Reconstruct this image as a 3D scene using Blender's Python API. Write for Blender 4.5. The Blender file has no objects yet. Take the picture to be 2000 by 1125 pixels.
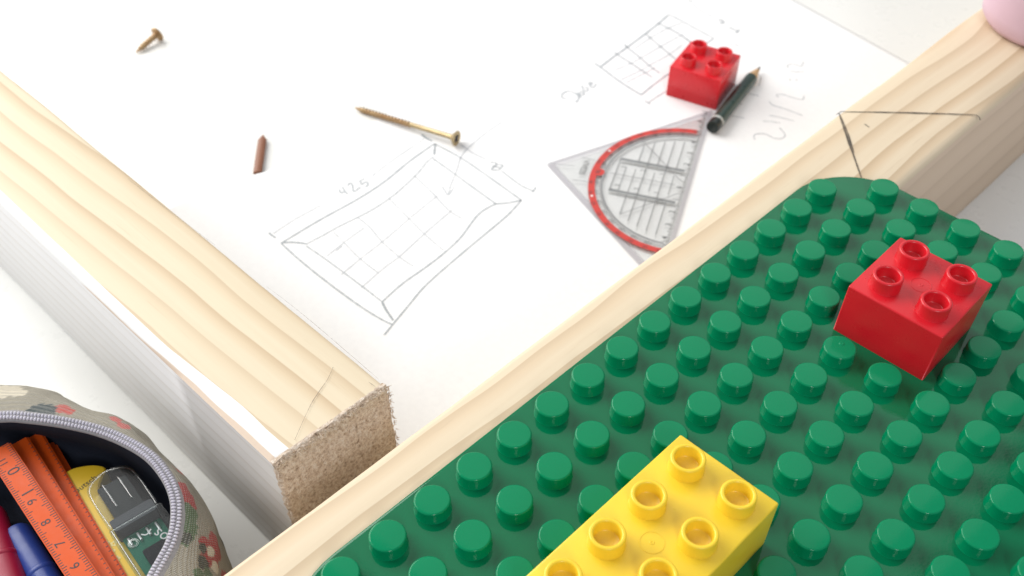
import bpy, bmesh, math, random
from mathutils import Vector, Matrix, noise
random.seed(7)
S = 0.001                      # everything is measured in millimetres; z = 0 is the table top
sc = bpy.context.scene

# ---------------------------------------------------------------- camera
RX, RY, RZ = (0.7104853886968973, 0.7037042446639359, 0.003293704628283739), \
    (0.5362970680306414, -0.5384227253123814, -0.6499895565998925), \
    (-0.45562700454423943, 0.4635744869049061, -0.759936002450796)
CAM = Vector((121.5844899690887, -300.69625776133586, 225.56592883138907 + 76.0))
FPX = 1926.52
cd = bpy.data.cameras.new('camera')
cam = bpy.data.objects.new('camera', cd)
sc.collection.objects.link(cam)
m = Matrix.Identity(4)
for i in range(3):
    m[i][0] = RX[i]; m[i][1] = -RY[i]; m[i][2] = -RZ[i]; m[i][3] = CAM[i]*S
cam.matrix_world = m
cd.sensor_width = 36; cd.lens = 36*FPX/2000; cd.shift_y = 187.5/2000
cd.clip_start = 0.01; cd.clip_end = 50
cd.dof.use_dof = True; cd.dof.focus_distance = 0.285; cd.dof.aperture_fstop = 19
sc.camera = cam

# ---------------------------------------------------------------- light
w = bpy.data.worlds.new('World'); sc.world = w; w.use_nodes = True
bg = w.node_tree.nodes['Background']
bg.inputs[0].default_value = (0.93, 0.96, 1.0, 1); bg.inputs[1].default_value = 0.36
def area(name, loc, target, size, energy, col, sy=None):
    d = bpy.data.lights.new(name, 'AREA'); d.energy = energy; d.color = col
    d.size = size
    if sy: d.shape = 'RECTANGLE'; d.size_y = sy
    o = bpy.data.objects.new(name, d); sc.collection.objects.link(o)
    o.location = loc
    o.rotation_euler = (Vector(target)-Vector(loc)).to_track_quat('-Z', 'Y').to_euler()
    return o
area('window_light', (-1.42, -0.33, 0.92), (-0.1, 0.0, 0), 1.5, 31, (1.0, 0.985, 0.95), 1.3)
area('ceiling_light', (-1.0, 1.5, 1.75), (-1.0, 1.5001, 0), 1.9, 10, (1.0, 0.98, 0.94), 2.6)
area('stud_highlight_light', (1.08, -0.95, 1.05), (0.05, -0.1, 0.05), 0.34, 7.0, (0.95, 0.97, 1.0), 0.5)  # lamp added for the highlights on the stud rims, no window known there
sc.view_settings.view_transform = 'Standard'; sc.view_settings.look = 'None'
sc.view_settings.exposure = 0.31; sc.view_settings.gamma = 1
sc.cycles.max_bounces = 8; sc.cycles.transparent_max_bounces = 16
sc.cycles.use_denoising = True
sc.cycles.sample_clamp_indirect = 6

# ---------------------------------------------------------------- helpers
def at(px, py, z=0.0):
    """point of the plane z (mm) seen at a place of the 2000 x 1125 photograph"""
    a, b = (px-1000)/FPX, (py-750)/FPX
    d = Vector([RX[i]*a+RY[i]*b+RZ[i] for i in range(3)])
    return CAM + d*((z-CAM.z)/d.z)
def link(o, parent=None):
    sc.collection.objects.link(o)
    if parent: o.parent = parent
    return o
def props(o, label=None, cat=None, group=None, kind=None):
    for k, v in (('label', label), ('category', cat), ('group', group), ('kind', kind)):
        if v: o[k] = v
    return o
def empty(name, loc, rz=0.0, label=None, cat=None, group=None):
    o = bpy.data.objects.new(name, None); o.empty_display_size = .01
    o.location = [c*S for c in loc]; o.rotation_euler = (0, 0, rz)
    link(o); return props(o, label, cat, group)
def mesh_obj(name, me, mat, parent=None, smooth=False, scale=True):
    if scale: me.transform(Matrix.Scale(S, 4))
    if mat: me.materials.append(mat) if not isinstance(mat, list) else [me.materials.append(x) for x in mat]
    if smooth: me.shade_smooth()
    o = bpy.data.objects.new(name, me); link(o, parent); return o
def bobj(name, bm, mat, parent=None, smooth=False):
    me = bpy.data.meshes.new(name); bm.normal_update(); bm.to_mesh(me); bm.free()
    return mesh_obj(name, me, mat, parent, smooth)
def auto_smooth(o, ang=35):
    me = o.data; me.shade_smooth()
    bm = bmesh.new(); bm.from_mesh(me)
    for e in bm.edges:
        if len(e.link_faces) == 2 and e.calc_face_angle(0) > math.radians(ang): e.smooth = False
    bm.to_mesh(me); bm.free()
def box_bm(x0, x1, y0, y1, z0, z1, bev=0, seg=2):
    bm = bmesh.new()
    r = bmesh.ops.create_cube(bm, size=1)
    for v in bm.verts:
        v.co = Vector((x0+(v.co.x+.5)*(x1-x0), y0+(v.co.y+.5)*(y1-y0), z0+(v.co.z+.5)*(z1-z0)))
    if bev: bmesh.ops.bevel(bm, geom=list(bm.edges), offset=bev, segments=seg, profile=.6, affect='EDGES', clamp_overlap=True)
    return bm
def lathe_bm(prof, n=32, bm=None, mat=None):
    """prof = [(r,z)...] closed at the axis when r == 0"""
    bm = bm or bmesh.new(); rings = []
    M = mat or Matrix.Identity(4)
    for r, z in prof:
        if r <= 1e-6: rings.append([bm.verts.new(M @ Vector((0, 0, z)))])
        else: rings.append([bm.verts.new(M @ Vector((r*math.cos(2*math.pi*i/n), r*math.sin(2*math.pi*i/n), z))) for i in range(n)])
    for a, b in zip(rings, rings[1:]):
        for i in range(n):
            j = (i+1) % n
            if len(a) == 1 and len(b) == 1: continue
            if len(a) == 1: bm.faces.new((a[0], b[i], b[j]))
            elif len(b) == 1: bm.faces.new((a[i], b[0], a[j])[::-1] if False else (a[i], a[j], b[0]))
            else: bm.faces.new((a[i], a[j], b[j], b[i]))
    bmesh.ops.recalc_face_normals(bm, faces=bm.faces)
    return bm
def catmull(pts, n=8, closed=False):
    pts = [Vector(p) for p in pts]; out = []
    if len(pts) < 3 and not closed: 
        return [pts[0].lerp(pts[-1], i/n) for i in range(n+1)]
    N = len(pts); rng = range(N if closed else N-1)
    for i in rng:
        if closed: a, b, c, d = pts[(i-1) % N], pts[i], pts[(i+1) % N], pts[(i+2) % N]
        else: a, b, c, d = pts[max(i-1, 0)], pts[i], pts[i+1], pts[min(i+2, N-1)]
        for k in range(n):
            t = k/n
            out.append(.5*((2*b)+(c-a)*t+(2*a-5*b+4*c-d)*t*t+(3*b-a-3*c+d)*t**3))
    if not closed: out.append(pts[-1])
    return out
def ribbon(bm, pts, wd, zf=None, taper=False, wob=0.0):
    """flat stroke on a surface: pts in mm"""
    prev = None; n = len(pts)
    for i, p in enumerate(pts):
        d = (pts[min(i+1, n-1)]-pts[max(i-1, 0)]); d.z = 0
        if d.length < 1e-6: continue
        d.normalize(); s = Vector((-d.y, d.x, 0))*wd/2*(1+wob*noise.noise(p*1.3))
        if taper: s *= .45+.55*math.sin(math.pi*min(max(i/(n-1), .04), .96))
        z = zf(p) if zf else p.z
        a = bm.verts.new((p.x-s.x, p.y-s.y, z)); b = bm.verts.new((p.x+s.x, p.y+s.y, z))
        if prev: bm.faces.new((prev[0], a, b, prev[1])[::-1])
        prev = (a, b)
def tube(bm, pts, rads, n=10, cap=True):
    rings = []; N = len(pts)
    up = Vector((0, 0, 1))
    for i, p in enumerate(pts):
        d = (pts[min(i+1, N-1)]-pts[max(i-1, 0)]).normalized()
        a = d.cross(up); a = a.normalized() if a.length > 1e-3 else Vector((1, 0, 0)); b = a.cross(d)
        r = rads[i] if isinstance(rads, (list, tuple)) else rads
        rings.append([bm.verts.new(p+(a*math.cos(2*math.pi*k/n)+b*math.sin(2*math.pi*k/n))*r) for k in range(n)])
    for x, y in zip(rings, rings[1:]):
        for k in range(n): bm.faces.new((x[k], x[(k+1) % n], y[(k+1) % n], y[k]))
    if cap:
        bm.faces.new(rings[0][::-1]); bm.faces.new(rings[-1])
    bmesh.ops.recalc_face_normals(bm, faces=bm.faces)
def text_faces(bm, s, M, size=1.0):
    cu = bpy.data.curves.new('t', 'FONT'); cu.body = s; cu.size = size; cu.align_x = 'CENTER'; cu.align_y = 'CENTER'
    cu.resolution_u = 3
    o = bpy.data.objects.new('t', cu); sc.collection.objects.link(o)
    dg = bpy.context.evaluated_depsgraph_get(); me = bpy.data.meshes.new_from_object(o.evaluated_get(dg))
    me.transform(M); bm.from_mesh(me)
    bpy.data.objects.remove(o); bpy.data.curves.remove(cu); bpy.data.meshes.remove(me)
def frame(o, x, z=(0, 0, 1)):
    x = Vector(x).normalized(); z = Vector(z).normalized(); y = z.cross(x).normalized(); z = x.cross(y)
    M = Matrix.Identity(4)
    for i in range(3): M[i][0] = x[i]; M[i][1] = y[i]; M[i][2] = z[i]; M[i][3] = o[i]
    return M

# ---------------------------------------------------------------- materials
def new_mat(name):
    m = bpy.data.materials.new(name); m.use_nodes = True
    nt = m.node_tree; return m, nt, nt.nodes['Principled BSDF']
def N(nt, t, **k):
    n = nt.nodes.new(t)
    for a, b in k.items():
        if a in n.inputs.keys() if isinstance(a, str) else False: n.inputs[a].default_value = b
        else: setattr(n, a, b)
    return n
def math_n(nt, op, a, b=None, c=None):
    n = nt.nodes.new('ShaderNodeMath'); n.operation = op
    for i, v in enumerate((a, b, c)):
        if v is None: continue
        if isinstance(v, (int, float)): n.inputs[i].default_value = v
        else: nt.links.new(v, n.inputs[i])
    return n.outputs[0]
def ramp(nt, fac, stops, interp='LINEAR'):
    n = nt.nodes.new('ShaderNodeValToRGB'); n.color_ramp.interpolation = interp
    e = n.color_ramp.elements
    while len(e) < len(stops): e.new(.5)
    for x, (p, c) in zip(e, stops): x.position = p; x.color = (*c, 1)
    nt.links.new(fac, n.inputs[0]); return n.outputs[0]
def obj_coord(nt):
    return nt.nodes.new('ShaderNodeTexCoord').outputs['Object']
def noise_n(nt, vec, scale, detail=3, rough=.5, stretch=None):
    if stretch:
        mp = nt.nodes.new('ShaderNodeMapping'); mp.inputs['Scale'].default_value = stretch
        nt.links.new(vec, mp.inputs[0]); vec = mp.outputs[0]
    n = nt.nodes.new('ShaderNodeTexNoise'); n.inputs['Scale'].default_value = scale
    n.inputs['Detail'].default_value = detail; n.inputs['Roughness'].default_value = rough
    nt.links.new(vec, n.inputs['Vector']); return n.outputs['Fac']
def bump(nt, p, h, strength, dist):
    b = nt.nodes.new('ShaderNodeBump'); b.inputs['Strength'].default_value = strength; b.inputs['Distance'].default_value = dist
    nt.links.new(h, b.inputs['Height']); nt.links.new(b.outputs[0], p.inputs['Normal'])
def mix(nt, f, a, b):
    n = nt.nodes.new('ShaderNodeMix'); n.data_type = 'RGBA'
    if isinstance(f, (int, float)): n.inputs[0].default_value = f
    else: nt.links.new(f, n.inputs[0])
    for i, v in ((6, a), (7, b)):
        if isinstance(v, tuple): n.inputs[i].default_value = (*v, 1)
        else: nt.links.new(v, n.inputs[i])
    return n.outputs[2]
def plastic(name, col, rough=.25, var=.06, scratch=0.0, wave=0.0, sss=0.0, spec=.5):
    m, nt, p = new_mat(name); co = obj_coord(nt)
    n1 = noise_n(nt, co, 60, 4)
    d = tuple(c*(1-var*2) for c in col)
    nt.links.new(ramp(nt, n1, [(.3, d), (.7, col)]), p.inputs['Base Color'])
    n2 = noise_n(nt, co, 240, 3, .6)
    nt.links.new(math_n(nt, 'MULTIPLY_ADD', n2, rough*.7, rough*.65), p.inputs['Roughness'])
    p.inputs['Specular IOR Level'].default_value = spec
    if wave:      # finger marks and rubbed patches change the gloss
        n3 = noise_n(nt, co, 22, 4, .6); n4 = noise_n(nt, co, 300, 4, .7, (1, .12, 1))
        k3 = ramp(nt, n3, [(.42, (0, 0, 0)), (.62, (1, 1, 1))]); k4 = ramp(nt, n4, [(.62, (0, 0, 0)), (.75, (1, 1, 1))])
        rr = math_n(nt, 'ADD', math_n(nt, 'MULTIPLY_ADD', k3, .05, rough*.6), math_n(nt, 'MULTIPLY', k4, .12))
        nt.links.new(rr, p.inputs['Roughness'])
    if sss:
        p.inputs['Subsurface Weight'].default_value = sss; p.inputs['Subsurface Radius'].default_value = (.003, .003, .003)
        p.inputs['Subsurface Scale'].default_value = 1
    h = noise_n(nt, co, 1500, 2, .6)
    if wave:
        h2 = noise_n(nt, co, 28, 1, .4)
        h = math_n(nt, 'ADD', math_n(nt, 'MULTIPLY', h, .03), math_n(nt, 'MULTIPLY', h2, wave))
        bump(nt, p, h, .6, .0006)
    else: bump(nt, p, h, .12, .00012)
    return m
def flat(name, col, rough=.8, alpha=1.0):
    m, nt, p = new_mat(name); p.inputs['Roughness'].default_value = rough
    n1 = noise_n(nt, obj_coord(nt), 900, 3)
    nt.links.new(ramp(nt, n1, [(.3, tuple(c*.82 for c in col)), (.7, col)]), p.inputs['Base Color'])
    p.inputs['Alpha'].default_value = alpha
    if max(col) < .2: p.inputs['Specular IOR Level'].default_value = .15
    return m
def pencil_mat(name, col, lo=.5, hi=1.0, scale=1400):
    """graphite stroke: broken, paper shows through"""
    m, nt, p = new_mat(name); p.inputs['Roughness'].default_value = .7
    p.inputs['Base Color'].default_value = (*col, 1)
    n1 = noise_n(nt, obj_coord(nt), scale, 3, .7); n2 = noise_n(nt, obj_coord(nt), 60, 2)
    a = math_n(nt, 'ADD', n1, math_n(nt, 'MULTIPLY', math_n(nt, 'SUBTRACT', n2, .5), .8))
    mr = nt.nodes.new('ShaderNodeMapRange'); mr.inputs[1].default_value = .3; mr.inputs[2].default_value = .65
    mr.inputs[3].default_value = lo; mr.inputs[4].default_value = hi
    nt.links.new(a, mr.inputs[0]); nt.links.new(mr.outputs[0], p.inputs['Alpha'])
    return m
def clear(name, tint, fac=.06, rough=.08, fr=.3):
    m, nt, p = new_mat(name); nt.nodes.remove(p)
    out = nt.nodes['Material Output']
    t = nt.nodes.new('ShaderNodeBsdfTransparent'); t.inputs[0].default_value = (*tint, 1)
    g = nt.nodes.new('ShaderNodeBsdfGlossy'); g.inputs['Roughness'].default_value = rough
    lw = nt.nodes.new('ShaderNodeLayerWeight'); lw.inputs[0].default_value = .25
    f = math_n(nt, 'ADD', math_n(nt, 'MULTIPLY', lw.outputs['Fresnel'], fr), fac*.15)
    ms = nt.nodes.new('ShaderNodeMixShader'); nt.links.new(f, ms.inputs[0])
    nt.links.new(t.outputs[0], ms.inputs[1]); nt.links.new(g.outputs[0], ms.inputs[2]); nt.links.new(ms.outputs[0], out.inputs[0])
    return m
def wood(name, spacing, phase, slope, bend0, bend, light, mid, dark, side=.9, wob=1.0, seed=0.0):
    """flat-sawn softwood: x runs along the board, y across, z up (metres)"""
    m, nt, p = new_mat(name); co = obj_coord(nt)
    sx = nt.nodes.new('ShaderNodeSeparateXYZ'); nt.links.new(co, sx.inputs[0])
    x, y, z = sx.outputs
    n1 = noise_n(nt, co, 9, 2, .5, (.9, 2.2, 2.2))
    n2 = noise_n(nt, co, 30, 3, .55, (.35, 1.2, 1.2))
    dx = math_n(nt, 'MAXIMUM', math_n(nt, 'SUBTRACT', x, bend0), 0)
    q = math_n(nt, 'MULTIPLY', math_n(nt, 'MULTIPLY', dx, dx), bend)
    lat = math_n(nt, 'ADD', y, math_n(nt, 'MULTIPLY', z, side))
    lat = math_n(nt, 'ADD', lat, math_n(nt, 'MULTIPLY', x, slope))
    lat = math_n(nt, 'ADD', lat, q)
    lat = math_n(nt, 'ADD', lat, math_n(nt, 'MULTIPLY', math_n(nt, 'SUBTRACT', n1, .5), .009*wob))
    lat = math_n(nt, 'ADD', lat, math_n(nt, 'MULTIPLY', math_n(nt, 'SUBTRACT', n2, .5), .0016*wob))
    ph = math_n(nt, 'ADD', math_n(nt, 'DIVIDE', lat, spacing), phase)
    fr = math_n(nt, 'FRACT', ph)
    c = ramp(nt, fr, [(0, light), (.45, light), (.72, mid), (.955, dark), (.975, dark), (1.0, light)])
    # each year ring has its own depth of tone
    fl = math_n(nt, 'FLOOR', ph); wn = nt.nodes.new('ShaderNodeTexWhiteNoise'); wn.noise_dimensions = '1D'
    nt.links.new(math_n(nt, 'ADD', fl, seed), wn.inputs['W'])
    c = mix(nt, math_n(nt, 'MULTIPLY', wn.outputs['Value'], .55), c, light)
    fib = noise_n(nt, co, 420, 5, .7, (.03, 1, 1))
    c = mix(nt, math_n(nt, 'MULTIPLY', math_n(nt, 'SUBTRACT', fib, .25), .6), c, mid)
    pore = noise_n(nt, co, 700, 3, .6, (.05, 1, 1))
    pr = nt.nodes.new('ShaderNodeMapRange'); pr.inputs[1].default_value = .64; pr.inputs[2].default_value = .78
    pr.inputs[3].default_value = 0; pr.inputs[4].default_value = .3; nt.links.new(pore, pr.inputs[0])
    c = mix(nt, pr.outputs[0], c, dark)
    nt.links.new(c, p.inputs['Base Color']); p.inputs['Roughness'].default_value = .62
    p.inputs['Specular IOR Level'].default_value = .3
    bump(nt, p, math_n(nt, 'ADD', math_n(nt, 'MULTIPLY', fib, .6), math_n(nt, 'MULTIPLY', fr, .4)), .35, .0004)
    return m

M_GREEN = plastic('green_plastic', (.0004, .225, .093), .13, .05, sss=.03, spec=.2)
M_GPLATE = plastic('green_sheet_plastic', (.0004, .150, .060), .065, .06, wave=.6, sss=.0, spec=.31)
M_RED = plastic('red_plastic', (.66, .012, .022), .3, .05)
M_YEL = plastic('yellow_plastic', (.90, .62, .035), .33, .03, sss=.12)
M_ORANGE = plastic('orange_plastic', (.68, .088, .008), .5, .05, spec=.25)
M_WOOD_L = wood('pine_wood_pale', .0098, .15, -.035, 5, 0, (.75, .645, .475), (.68, .54, .365), (.53, .385, .235), seed=3.3)
M_WOOD_R = wood('pine_wood_golden', .0100, .45, .02, .05, -1.6, (.74, .62, .455), (.64, .49, .325), (.49, .355, .22), seed=11.7, wob=1.3)

def table_mat():
    m, nt, p = new_mat('white_laminate'); co = obj_coord(nt)
    n = noise_n(nt, co, 5, 4); n2 = noise_n(nt, co, 70, 5, .65)
    c = ramp(nt, n, [(.3, (.775, .775, .75)), (.7, (.80, .80, .775))])
    c = mix(nt, math_n(nt, 'MULTIPLY', n2, .06), c, (.68, .66, .61))
    nt.links.new(c, p.inputs['Base Color'])
    nt.links.new(math_n(nt, 'MULTIPLY_ADD', n2, .18, .2), p.inputs['Roughness'])
    bump(nt, p, noise_n(nt, co, 400, 4, .6), .06, .0003)
    return m
M_TABLE = table_mat()
def paper_mat():
    m, nt, p = new_mat('white_paper'); co = obj_coord(nt)
    n = noise_n(nt, co, 350, 5, .7); n2 = noise_n(nt, co, 12, 3)
    c = ramp(nt, n, [(.25, (.80, .80, .805)), (.75, (.86, .86, .86))])
    c = mix(nt, math_n(nt, 'MULTIPLY', n2, .12), c, (.74, .74, .75))
    nt.links.new(c, p.inputs['Base Color']); p.inputs['Roughness'].default_value = .8
    bump(nt, p, math_n(nt, 'ADD', math_n(nt, 'MULTIPLY', n, .2), n2), .25, .0008)
    return m
M_PAPER = paper_mat()
def end_mat():
    m, nt, p = new_mat('rough_sawn_end_grain'); co = obj_coord(nt)
    n = noise_n(nt, co, 780, 4, .7); n2 = noise_n(nt, co, 1500, 3, .7, (1, 1.8, .7)); n3 = noise_n(nt, co, 45, 3)
    c = ramp(nt, n, [(.29, (.26, .165, .10)), (.41, (.60, .46, .345)), (.54, (.82, .69, .56)), (.68, (.94, .86, .76))])
    c = mix(nt, math_n(nt, 'MULTIPLY', n3, .3), c, (.76, .63, .53))
    vr = nt.nodes.new('ShaderNodeTexVoronoi'); vr.inputs['Scale'].default_value = 900; nt.links.new(co, vr.inputs[0])
    pit = ramp(nt, vr.outputs['Distance'], [(.08, (1, 1, 1)), (.24, (0, 0, 0))])
    c = mix(nt, math_n(nt, 'MULTIPLY', pit, .4), c, (.22, .13, .08))
    nt.links.new(c, p.inputs['Base Color']); p.inputs['Roughness'].default_value = .9
    p.inputs['Specular IOR Level'].default_value = .1
    bump(nt, p, math_n(nt, 'ADD', n, n2), .9, .0009)
    return m
M_END = end_mat()
def metal(name, a, b):
    m, nt, p = new_mat(name); co = obj_coord(nt)
    n = noise_n(nt, co, 260, 4, .6)
    nt.links.new(ramp(nt, n, [(.35, a), (.65, b)]), p.inputs['Base Color'])
    p.inputs['Metallic'].default_value = .75
    nt.links.new(math_n(nt, 'MULTIPLY_ADD', n, .3, .28), p.inputs['Roughness'])
    return m
M_BRASS = metal('yellow_zinc', (.34, .20, .10), (.44, .31, .17))
M_BRASS2 = metal('yellow_zinc_bright', (.38, .29, .16), (.50, .40, .23))
M_RUST = flat('reddish_brown_metal', (.26, .10, .05), .5)

# ---------------------------------------------------------------- table
bm = box_bm(-1100, 900, -800, 1000, -28, 0, 2)
props(bobj('table', bm, M_TABLE), kind='structure')
# ---------------------------------------------------------------- boards
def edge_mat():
    m, nt, p = new_mat('pale_edge'); co = obj_coord(nt)
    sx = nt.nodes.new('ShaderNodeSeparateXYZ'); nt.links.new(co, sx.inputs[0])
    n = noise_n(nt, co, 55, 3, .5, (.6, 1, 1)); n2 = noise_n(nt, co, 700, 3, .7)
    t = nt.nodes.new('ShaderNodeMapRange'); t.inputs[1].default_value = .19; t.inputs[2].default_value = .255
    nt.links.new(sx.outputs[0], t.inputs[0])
    lim = math_n(nt, 'MULTIPLY', t.outputs[0], .0021)          # bare wood shows below the whitish band near the sawn end
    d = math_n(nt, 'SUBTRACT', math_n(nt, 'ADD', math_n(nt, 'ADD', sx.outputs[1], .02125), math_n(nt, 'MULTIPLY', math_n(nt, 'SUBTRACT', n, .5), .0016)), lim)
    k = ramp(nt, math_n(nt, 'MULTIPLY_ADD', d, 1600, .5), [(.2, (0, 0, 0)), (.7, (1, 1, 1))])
    white = ramp(nt, n2, [(.22, (.70, .69, .68)), (.33, (.83, .82, .81)), (.8, (.87, .87, .86))])  # chamfer is coloured whiter than the rest of the board
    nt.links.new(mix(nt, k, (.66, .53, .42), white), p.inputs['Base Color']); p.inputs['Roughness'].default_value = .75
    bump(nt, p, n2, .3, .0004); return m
M_PALE_EDGE = edge_mat()
M_SIDE_R = wood('tan_planed_side', .013, .3, -.02, 5, 0, (.72, .565, .43), (.68, .525, .39), (.60, .455, .335), side=.9, seed=2.1)
M_SIDE_LIT = wood('window_lit_side', .006, .3, -.01, 5, 0, (.86, .85, .85), (.82, .805, .795), (.72, .69, .66), side=.9, seed=5.1)  # same pine as the top, cool window light put into its colour
def board(name, length, width, z0, z1, origin, rz, mat, label, wane=False):
    """board with its origin in the middle of its underside; x runs along it"""
    root = empty(name, origin, rz, label, 'board', None)
    L2, W2 = length/2, width/2
    nx = int(length/6); prof = []
    b = 2.0; bf = 3.6 if wane else 3.2
    for (y, z) in [(-W2+b, z0), (-W2, z0+b), (-W2, z1-bf*.62), (-W2+bf*.35, z1-bf*.22), (-W2+bf, z1), (-W2*.4, z1), (W2*.4, z1), (W2-b, z1), (W2-b*.3, z1-b*.3), (W2, z1-b), (W2, z0+b), (W2-b, z0)]:
        prof.append((y, z))
    bm = bmesh.new(); rings = []
    for i in range(nx+1):
        x = -L2+length*i/nx; r = []
        for k, (y, z) in enumerate(prof):
            dy = .35*noise.noise(Vector((x*.02, y*.1, z*.1+7))); dz = .25*noise.noise(Vector((x*.02, y*.1+20, z*.1)))
            if k in (3, 4, 7, 8) : dz += .22*noise.noise(Vector((x*.3, k*9.1, 0)))
            if wane and k in (3, 4):
                t = max(0, min(1, (x-(L2-62))/34)); f = t*(1+.35*noise.noise(Vector((x*.08, 3, 0))))
                if k == 4: dy += 2.6*f
                if k == 3: dy += .9*f; dz -= 1.2*f
            if z == z0: dz = 0
            r.append(bm.verts.new((x, y+dy, z+dz)))
        rings.append(r)
    n = len(prof)
    for a, c in zip(rings, rings[1:]):
        for k in range(n):
            f = bm.faces.new((a[k], a[(k+1) % n], c[(k+1) % n], c[k]))
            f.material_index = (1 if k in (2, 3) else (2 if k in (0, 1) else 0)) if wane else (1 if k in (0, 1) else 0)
    bm.faces.new(rings[0]); bm.faces.new(rings[-1][::-1])
    bmesh.ops.recalc_face_normals(bm, faces=bm.faces)
    o = bobj('timber', bm, [mat, M_PALE_EDGE, M_SIDE_LIT] if wane else [mat, M_SIDE_R], root); auto_smooth(o, 50)
    return root
ZB = 69.6
# left board lies along -x, its sawn end at x = -45; right board lies along y
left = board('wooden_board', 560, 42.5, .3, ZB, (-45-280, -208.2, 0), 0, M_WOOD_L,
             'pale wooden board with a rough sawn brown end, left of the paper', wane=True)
right = board('wooden_board', 980, 42.0, .3, ZB, (-4.3, 60, 0), math.radians(90), M_WOOD_R,
              'long wooden board with a pencilled triangle, running under the green building plate')
# rough sawn end of the left board
bm = bmesh.new(); ny, nz = 46, 74; g = []
for j in range(nz+1):
    row = []
    for i in range(ny+1):
        y = -21.4+42.8*i/ny; z = .3+(ZB+.35-.3)*j/nz
        e = min(i, ny-i, j, nz-j)
        d = 1.0+.55*noise.noise(Vector((y*.9, z*.9, 0)))+.35*noise.noise(Vector((y*2.4, z*2.4, 5)))+.5*noise.noise(Vector((y*.1, z*.1, 9)))
        d += (ZB-z)*.035                     # the saw ran a little out of square
        if e == 0: d -= .9
        yy = y+(.35*noise.noise(Vector((z*1.7, y, 2))) if i in (0, ny) else 0)
        zz = z+(.55*noise.noise(Vector((y*1.9, 4, 2))) if j == nz else 0)
        row.append(bm.verts.new((280+d, yy, zz)))
    g.append(row)
for j in range(nz):
    for i in range(ny): bm.faces.new((g[j][i], g[j][i+1], g[j+1][i+1], g[j+1][i]))
rim = [g[0][i] for i in range(ny+1)]+[g[j][ny] for j in range(1, nz+1)]+[g[nz][i] for i in range(ny-1, -1, -1)]+[g[j][0] for j in range(nz-1, 0, -1)]
back = [bm.verts.new((278.5, v.co.y*.985, min(v.co.z, ZB-.2))) for v in rim]
for k in range(len(rim)):
    bm.faces.new((rim[k], back[k], back[(k+1) % len(rim)], rim[(k+1) % len(rim)]))
bmesh.ops.recalc_face_normals(bm, faces=bm.faces)
o = bobj('sawn_end', bm, M_END, left); auto_smooth(o, 60)
# torn fibres along the sawn edge
bm = bmesh.new(); R = random.Random(5)
for k in range(520):
    top = R.random() < .55
    y = R.uniform(-21, 21) if top else R.choice([-21.2, 21.2]); z = ZB+.1 if top else R.uniform(20, ZB)
    if not top and R.random() < .2: y = R.uniform(-21, 21); z = R.uniform(5, ZB)
    p = Vector((281.0 + (ZB-z)*.035 + R.uniform(-.4, .5), y, z)); L = R.uniform(.5, 1.7)
    d = Vector((R.uniform(.1, 1), R.uniform(-.8, .8), R.uniform(-.3, .9) if top else R.uniform(-.7, .5))).normalized()
    tube(bm, [p, p+d*L], [.17, .05], 4)
o = bobj('torn_fibre', bm, M_END, left); props(o, kind='stuff')

# pencil marks on the boards (world millimetres brought into the boards' own frames)
def on_board(root, strokes, z, wd, mat, name, wob=.5):
    inv = root.matrix_basis.inverted()
    for pts, k in strokes:
        bm = bmesh.new()
        pp = catmull([at(x, y, z) for x, y in pts], 10)
        q = []
        for p in pp:
            l = inv @ (Vector((p.x, p.y, z))*S); q.append(Vector((l.x/S, l.y/S, z+.28)))
        ribbon(bm, q, wd*k, taper=True, wob=wob)
        bobj(name, bm, mat, root)
M_MARK = pencil_mat('graphite_on_wood', (.09, .075, .06), .55, 1.0, 900)
M_FAINT = pencil_mat('faint_line_on_wood', (.30, .24, .18), .2, .8, 900)
on_board(right, [([(1640, 219), (1770, 221), (1905, 225)], 1.2), ([(1905, 225), (1912, 230), (1914, 236)], .8),
                 ([(1638, 222), (1652, 262), (1682, 348)], 1.3), ([(1640, 224), (1656, 262), (1668, 300)], .6),
                 ([(1632, 226), (1640, 221), (1650, 218)], .6), ([(1688, 243), (1697, 249)], .7)], ZB, .75, M_MARK, 'pencil_mark')
on_board(left, [([(651, 718), (640, 742), (622, 768), (605, 796), (576, 860)], .8), ([(720, 747), (733, 756)], .7),
                ([(250, 350), (330, 412), (420, 480)], .45), ([(520, 560), (600, 622), (740, 742)], .5)], ZB, .36, M_FAINT, 'pencil_mark')

# ---------------------------------------------------------------- paper
P_TL, P_TR = Vector((-204, 228, 0)), Vector((7, 196, 0))
P_BL, P_BR = Vector((-252, -160, 0)), Vector((-41, -190, 0))
BUMP = Vector((-238.5, -112.5, 0))
def paper_z(p):
    dx, dy = p.x-BUMP.x, p.y-BUMP.y
    d = math.hypot((dx*.74-dy*.67)/19, (dx*.67+dy*.74)/9.5)
    return .16+3.1*math.exp(-d*d)+.12*max(0, noise.noise(Vector((p.x*.012, p.y*.012, 1))))*(1 if p.x < -60 and p.y > -150 else 0)
root = empty('paper', (-140, 20, 0), 0, 'large white sheet of paper with pencil drawings of a frame and a grid', 'paper')
bm = bmesh.new(); nx, ny = 100, 150; g = []
for j in range(ny+1):
    row = []
    for i in range(nx+1):
        u, v = (i/nx)**1.25, j/ny
        p = (P_BL.lerp(P_BR, u)).lerp(P_TL.lerp(P_TR, u), v)
        p.x += 6.5*math.exp(-((p.y-BUMP.y-4)/13)**2)*max(0, 1-u*5)
        row.append(bm.verts.new((p.x+140, p.y-20, paper_z(p))))
    g.append(row)
for j in range(ny):
    for i in range(nx): bm.faces.new((g[j][i], g[j][i+1], g[j+1][i+1], g[j+1][i]))
o = bobj('sheet', bm, M_PAPER, root, True)
sm = o.modifiers.new('thick', 'SOLIDIFY'); sm.thickness = .00012; sm.offset = -1
M_INK = pencil_mat('graphite_line', (.36, .39, .415), .75, 1.0)
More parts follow.
